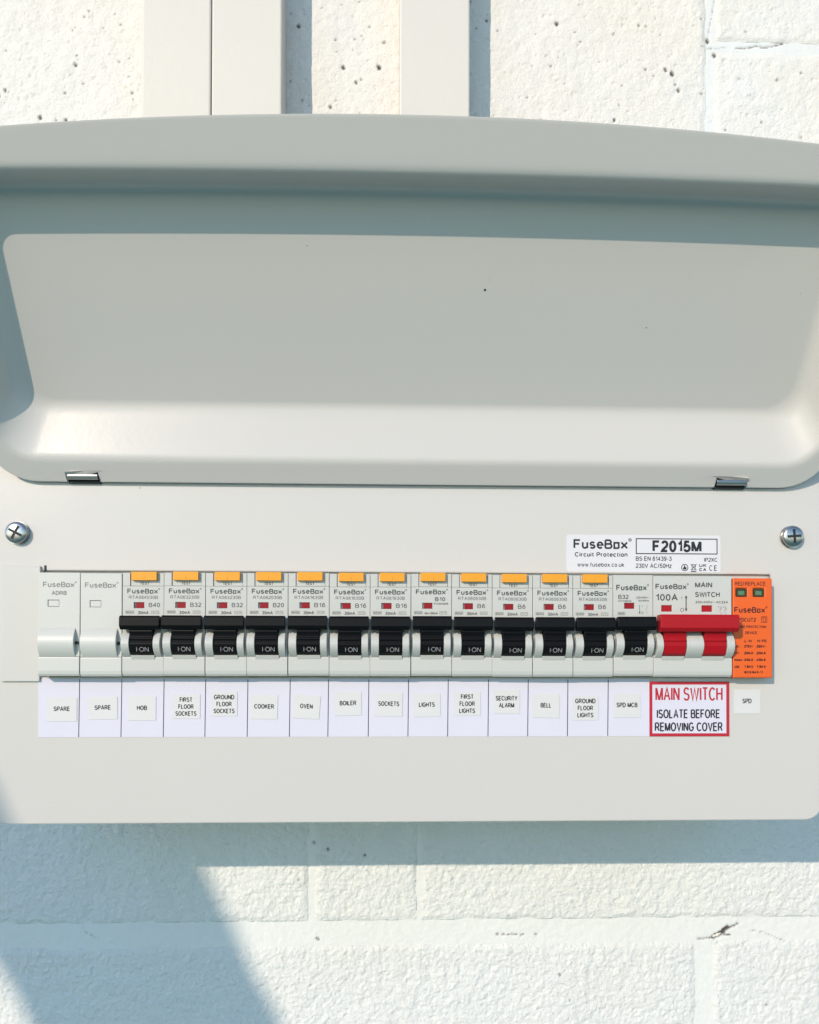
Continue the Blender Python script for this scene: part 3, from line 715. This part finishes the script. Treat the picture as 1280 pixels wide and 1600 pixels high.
T(mb, 'I', 12.6, 12.85, 9.0, 1.3); mb.ring(*xz(12.8, 15.0), .75, .22, TY, 14)
for a in (30.2, 32.4):
    T(mb, '1' if a < 31 else '3', a - 1.3, a - .9, 13.2, .9); SL(mb, [(a, 13.1), (a, 13.9)], .12); mb.ring(*xz(a, 14.3), .38, .12, TY, 10); SL(mb, [(a, 14.7), (a - .9, 15.6)], .12); SL(mb, [(a, 15.8), (a, 17.0)], .12)
mb.build('lettering', 'grey', t)

# surge protection device: orange
SPX = mx0 + 17 * PW
t = thing('surge_protector', (SPX, FY, mz - .9), 'bright orange surge protector with two green windows at the right end', 'surge protector')
sw, sh = 17.85 * KX, MH - .3
G = [(1.5, 6.3, 4.6, 8.2), (9.3, 14.1, 4.6, 8.2)]
mb = MB(); cell_face(mb, 0, 17.85, 0, sh / K, G)
mb.v = [(min(max(x, 0), sw), y, z) for x, y, z in mb.v]
mb.box(.02, sw - .02, 1.2, 20, -sh + .02, -.02)
mb.build('body', 'orange', t, bevel=.7)
for g in G:
    f = MB(); f.slab([(g[0] + .05) * KX, (g[0] + .75) * KX, (g[1] - .75) * KX, (g[1] - .05) * KX], [-(g[3] - .05) * K, -(g[3] - .75) * K, -(g[2] + .75) * K, -(g[2] + .05) * K], {(1, 1)}, -.1, 1.1)
    fr = f.build('indicator_frame', mat('dark_olive', (.05, .03, .008), .4) if 'olive' not in M else M['olive'], t)
    MB().box((g[0] + .8) * KX, (g[1] - .8) * KX, .5, 1.1, -(g[3] - .8) * K, -(g[2] + .8) * K).build('window', 'green', fr)
mb = MB(); T(mb, 'RED:REPLACE', .9, 14.8, 1.6, 1.75, .02); logo(mb, .55 * KX, 14.6 * KX, -15.4 * K, 2.6 * K, TY, .03)
T(mb, 'SPDCUT2', .9, 10.4, 17.6, 1.75, .03); T(mb, 'T2', 13.2, 14.9, 17.4, 1.9, .01); RC(mb, 12.8, 15.4, 17.0, 19.7, .22)
T(mb, 'SURGE PROTECTION', .9, 15.0, 21.0, 1.15, .04); T(mb, 'DEVICE', 5.6, 10.9, 23.6, 1.25, .04)
T(mb, 'L-N', 5.2, 8.4, 27.2, 1.3, .04); T(mb, 'N-PE', 11.0, 15.3, 27.2, 1.3, .04)
for r, (a, b, c) in enumerate((('Uc:', '275V~', '255V~'), ('In:', '20kA', '20kA'), ('Imax:', '40kA', '40kA'), ('Up:', '1.5kV', '1.5kV'))):
    z = 29.6 + r * 3.0
    T(mb, a, .6, 3.2 if len(a) < 5 else 4.6, z, 1.25, .06); T(mb, b, 5.0, 9.2, z, 1.25, .07); T(mb, c, 10.6, 14.9, z, 1.25, .07)
T(mb, 'IEC61643-11', 5.0, 13.4, 41.2, 1.05, .07)
mb.build('lettering', 'brown', t)

# ------------------------------------------------------------------ paper strip and labels below the modules
PAP = -.0
z1 = at(640, 1060.5)[1]; z0 = at(640, 1151)[1]; xa = at(60, 1105)[0]; xb = at(1016, 1105)[0]
st = thing('label_strip', (xa, -.02, z0), 'long lavender white paper strip with dividing lines, under the row of modules', 'label strip')
MB().poly([(0, 0), (xb - xa, 0), (xb - xa, z1 - z0), (1.6, z1 - z0), (0, z1 - z0 - 1.2)], -.16, 0).build('paper', 'paper', st)
mb = MB()
for u in (124, 190, 256, 321, 387, 453, 513, 576, 638, 700, 763, 825, 887, 950):
    x = at(u, 1105)[0] - xa; mb.strip([(x - .12, .1), (x + .12, z1 - z0 - .3)], .34, -.2)
mb.build('divider_lines', 'ink', st)

LABELS = [  # photo box, tilt, lines, text cap height px, description
    (73.5, 120.6, 1090, 1127, 0, ['SPARE'], 'white paper label reading SPARE, leftmost on the strip'),
    (138, 184, 1089, 1124, -1.5, ['SPARE'], 'white paper label reading SPARE, second on the strip, with a grey edge'),
    (200.5, 244, 1088, 1126, 0, ['HOB'], 'white paper label reading HOB on the lavender strip'),
    (269, 313, 1085, 1123, 0, ['FIRST', 'FLOOR', 'SOCKETS'], 'white paper label reading FIRST FLOOR SOCKETS on the strip'),
    (330, 371, 1081, 1119, 0, ['GROUND', 'FLOOR', 'SOCKETS'], 'white paper label reading GROUND FLOOR SOCKETS on the strip'),
    (392, 434, 1086, 1123.5, 1, ['COOKER'], 'white paper label reading COOKER on the lavender strip'),
    (458, 500, 1086, 1123, 4, ['OVEN'], 'tilted white paper label reading OVEN on the strip'),
    (523, 565, 1081, 1118, -1, ['BOILER'], 'white paper label reading BOILER on the lavender strip'),
    (586, 629, 1082, 1119, 1, ['SOCKETS'], 'white paper label reading only SOCKETS, on one line'),
    (646, 688, 1084, 1120, -.8, ['LIGHTS'], 'white paper label reading only LIGHTS, on one line'),
    (709, 751, 1081, 1118, 0, ['FIRST', 'FLOOR', 'LIGHTS'], 'white paper label reading FIRST FLOOR LIGHTS on the strip'),
    (771, 812, 1078, 1115, 0, ['SECURITY', 'ALARM'], 'white paper label reading SECURITY ALARM on the strip'),
    (832, 874, 1085, 1121, 1.2, ['BELL'], 'white paper label reading BELL on the lavender strip'),
    (894, 935, 1087.5, 1125, 0, ['GROUND', 'FLOOR', 'LIGHTS'], 'white paper label reading GROUND FLOOR LIGHTS on the strip'),
    (959, 1000, 1084, 1121, 0, ['SPD MCB'], 'white paper label reading SPD MCB at the right end of the strip'),
    (1146, 1188, 1077.6, 1115, 0, ['SPD'], 'white paper label reading SPD, alone on the cover below the orange module'),
]
TX = {'SPARE': (85, 110), 'HOB': 16, 'FIRST': 20, 'FLOOR': 24, 'SOCKETS': 33, 'GROUND': 32, 'COOKER': 31, 'OVEN': 20, 'BOILER': 26, 'LIGHTS': 25, 'SECURITY': 34, 'ALARM': 24, 'BELL': 17, 'SPD MCB': 33, 'SPD': 14.5}
TX['SPARE'] = 25.5
for n_, (u0, u1, v0, v1, tilt, lines, desc) in enumerate(LABELS):
    cx, cz = at((u0 + u1) / 2, (v0 + v1) / 2); px = (at(u1, v1)[0] - at(u0, v1)[0]) / (u1 - u0)
    hw, hh = (u1 - u0) / 2 * px, (v1 - v0) / 2 * px
    y = -.2 if 'SPD' not in lines else -.02
    o = thing('name_label', (cx, y, cz), desc, 'label', 'white name labels below the modules'); o.rotation_euler = (0, R(tilt), 0)
    MB().poly([(-hw, -hh), (hw, -hh + jit.uniform(-.15, .15)), (hw, hh), (-hw, hh + jit.uniform(-.15, .15))], -.2, 0).build('paper', 'label', o)
    mb = MB(); cap = 7.4 * px; lead = 10.9 * px
    zc = ((len(lines) - 1) * lead) / 2 + (.3 if len(lines) == 1 else 0)
    for k, s in enumerate(lines):
        wd = TX[s] * px; text(mb, s, -wd / 2, wd / 2, zc - k * lead - cap / 2, cap, -.24, .04)
    mb.build('lettering', 'ink', o)

# warning sticker
a0 = at(1014.5, 1150.5); a1 = at(1139, 1065)
wx, wz = (a0[0] + a1[0]) / 2, (a0[1] + a1[1]) / 2; hw, hh = (a1[0] - a0[0]) / 2, (a1[1] - a0[1]) / 2
o = thing('warning_sticker', (wx, -.2, wz), 'red framed white warning sticker reading MAIN SWITCH ISOLATE BEFORE REMOVING COVER', 'sticker')
MB().box(-hw, hw, -.2, 0, -hh, hh).build('paper', 'paper', o)
MB().rect(-hw, hw, -hh, hh, 1.35, -.24).build('border', 'redink', o)
kp = 2 * hw / 124.5
mb = MB(); text(mb, 'MAIN SWITCH', -53 * kp, 52 * kp, 12.5 * kp, 21 * kp, -.24, .022); mb.build('red_lettering', 'redink', o)
mb = MB(); text(mb, 'ISOLATE BEFORE', -51 * kp, 48 * kp, -14.5 * kp, 14 * kp, -.24, .035); text(mb, 'REMOVING COVER', -54 * kp, 52 * kp, -34.5 * kp, 14 * kp, -.24, .035); mb.build('black_lettering', 'ink', o)

# rating label
a0 = at(885, 893.5); a1 = at(1126, 837); cx, cz = (a0[0] + a1[0]) / 2, (a0[1] + a1[1]) / 2
o = thing('rating_label', (cx, -.02, cz), 'printed white rating label reading F2015M above the right end of the modules', 'label')
hw, hh = (a1[0] - a0[0]) / 2, (a1[1] - a0[1]) / 2; kp = 2 * hw / 241
MB().poly(rrect(-hw, hw, -hh, hh, 1.2, 4), -.15, 0).build('paper', 'rating', o)
def q(u, v): return (u - 1005.5) * kp, (865.3 - v) * kp
mb = MB(); y = -.19
logo(mb, q(896, 0)[0], q(981, 0)[0], q(0, 858.5)[1], 15 * kp, y, .03)
text(mb, 'Circuit Protection', q(898, 0)[0], q(980, 0)[0], q(0, 870.5)[1], 7 * kp, y, .03)
text(mb, 'www.fusebox.co.uk', q(902, 0)[0], q(975, 0)[0], q(0, 886)[1], 6.5 * kp, y, .015)
mb.rect(q(993, 0)[0], q(1121, 0)[0], q(0, 866)[1], q(0, 841.5)[1], 1.5 * kp, y)
text(mb, 'F2015M', q(1019, 0)[0], q(1096, 0)[0], q(0, 863)[1], 18.5 * kp, y, .045)
text(mb, 'BS EN 61439-3', q(993, 0)[0], q(1049, 0)[0], q(0, 876.5)[1], 7 * kp, y, .02); text(mb, 'IP2XC', q(1100, 0)[0], q(1121, 0)[0], q(0, 877.5)[1], 6.5 * kp, y, .02)
text(mb, '230V AC/50Hz', q(993, 0)[0], q(1049, 0)[0], q(0, 887.5)[1], 7 * kp, y, .02)
c = q(1069.5, 886.5); mb.ring(c[0], c[1], 5 * kp, 1.2 * kp, y, 20)
mb.fill([(c[0] - 2.4 * kp, c[1] - 3 * kp), (c[0] + 2.4 * kp, c[1] - 3 * kp), (c[0] + 3 * kp, c[1] + .5 * kp), (c[0] + .8 * kp, c[1] + .8 * kp), (c[0] + .6 * kp, c[1] + 3.6 * kp), (c[0] - .8 * kp, c[1] + 3.6 * kp), (c[0] - 1.2 * kp, c[1] + .5 * kp), (c[0] - 3 * kp, c[1])], y)
c = q(1083.5, 886); mb.strip([(c[0] - 3 * kp, c[1] + 4 * kp), (c[0] - 2 * kp, c[1] - 4 * kp), (c[0] + 2 * kp, c[1] - 4 * kp), (c[0] + 3 * kp, c[1] + 4 * kp), (c[0] - 3.6 * kp, c[1] + 4 * kp)], .9 * kp, y)
mb.strip([(c[0] - 4.5 * kp, c[1] + 5 * kp), (c[0] + 4.5 * kp, c[1] - 4.6 * kp)], .9 * kp, y - .003); mb.strip([(c[0] + 4.5 * kp, c[1] + 5 * kp), (c[0] - 4.5 * kp, c[1] - 4.6 * kp)], .9 * kp, y - .006)
mb.strip([(c[0] - 4.2 * kp, c[1] - 6.4 * kp), (c[0] + 4.2 * kp, c[1] - 6.4 * kp)], 1.5 * kp, y)
text(mb, 'UK', q(1092, 0)[0], q(1103.5, 0)[0], q(0, 885.5)[1], 4.8 * kp, y, .05); text(mb, 'CA', q(1092, 0)[0], q(1103.5, 0)[0], q(0, 892)[1], 4.8 * kp, y, .05)
text(mb, 'C', q(1108, 0)[0], q(1113, 0)[0], q(0, 891.5)[1], 8.8 * kp, y, .012); text(mb, 'E', q(1115.5, 0)[0], q(1120.5, 0)[0], q(0, 891.5)[1], 8.8 * kp, y, .012)
mb.build('lettering', 'ink', o)

# ------------------------------------------------------------------ made-up plank out of frame, added to cast the shade across the lower left corner
PY = -1150.0
def back(u, v):                              # wall pixel -> the point the sun passed on the plane Y = PY
    x, z = wall_xz(u, v); t = WY - PY; return Vector((x - TH * t, z + TV * t))
r0, r1, l0, l1 = back(320, 1355), back(442, 1600), back(0, 1480), back(36, 1600)
mid = ((r0 + r1) / 2 + (l0 + l1) / 2) / 2; dr = ((r1 - r0).normalized() * 1.0 + (l1 - l0).normalized() * .0).normalized()
nr = Vector((-dr.y, dr.x))
hr = abs((r0 - mid).dot(nr)); hl = abs((l0 - mid).dot(nr))
up = -dr * 420; dn = dr * ((mid.y - GZ) / -dr.y)
c = [mid + up + nr * hr, mid + dn + nr * hr, mid + dn - nr * hl, mid + up - nr * hl] if (r0 - mid).dot(nr) > 0 else [mid + up - nr * hr, mid + dn - nr * hr, mid + dn + nr * hl, mid + up + nr * hl]
p = thing('added_shadow_plank', (c[1].x, PY, c[1].y), 'unseen timber plank added at the left to cast the lower left shadow', 'plank')
edge = []
for (A_, B_, sd) in ((c[0], c[1], 1), (c[2], c[3], 2)):               # edges waved to roughen the shadow's outline
    for k in range(81):
        q_ = A_.lerp(B_, k / 80) - c[1]; q_ = q_ + nr * (9 * noise.noise((k * .21, sd * 7.0, 0)) + 4 * noise.noise((k * .8, sd * 3.0, 5)))
        edge.append((q_.x, q_.y))
MB().poly(edge, 0, 22).build('board', 'timber', p)

if __name__ == '__main__':
    from bpy_extras.object_utils import world_to_camera_view as wv
    bpy.context.view_layer.update()
    r_ = SC.render; r_.resolution_x, r_.resolution_y = 819, 1024
    for nm, a, b in (('hinge', 0, 0), ('bend1', A1, 0), ('floor0', A2, -DEP), ('floor1', A3, -DEP), ('bend2', A4, 0), ('rim', ATOP, 0)):
        x, yy, zz = lid_pt(0, a, b); co = wv(SC, cam, Vector((CX, yy, zz + HZ)) * S); print(nm, round(co.x * 1280), round(1600 * (1 - co.y)))
    co = wv(SC, cam, Vector((*at(100, 200)[:1], 0, at(100, 200)[1])) * S); print('check', co.x * 1280, 1600 * (1 - co.y))
    print('tris', sum(len(p.vertices) - 2 for o_ in SC.objects if o_.type == 'MESH' for p in o_.data.polygons))
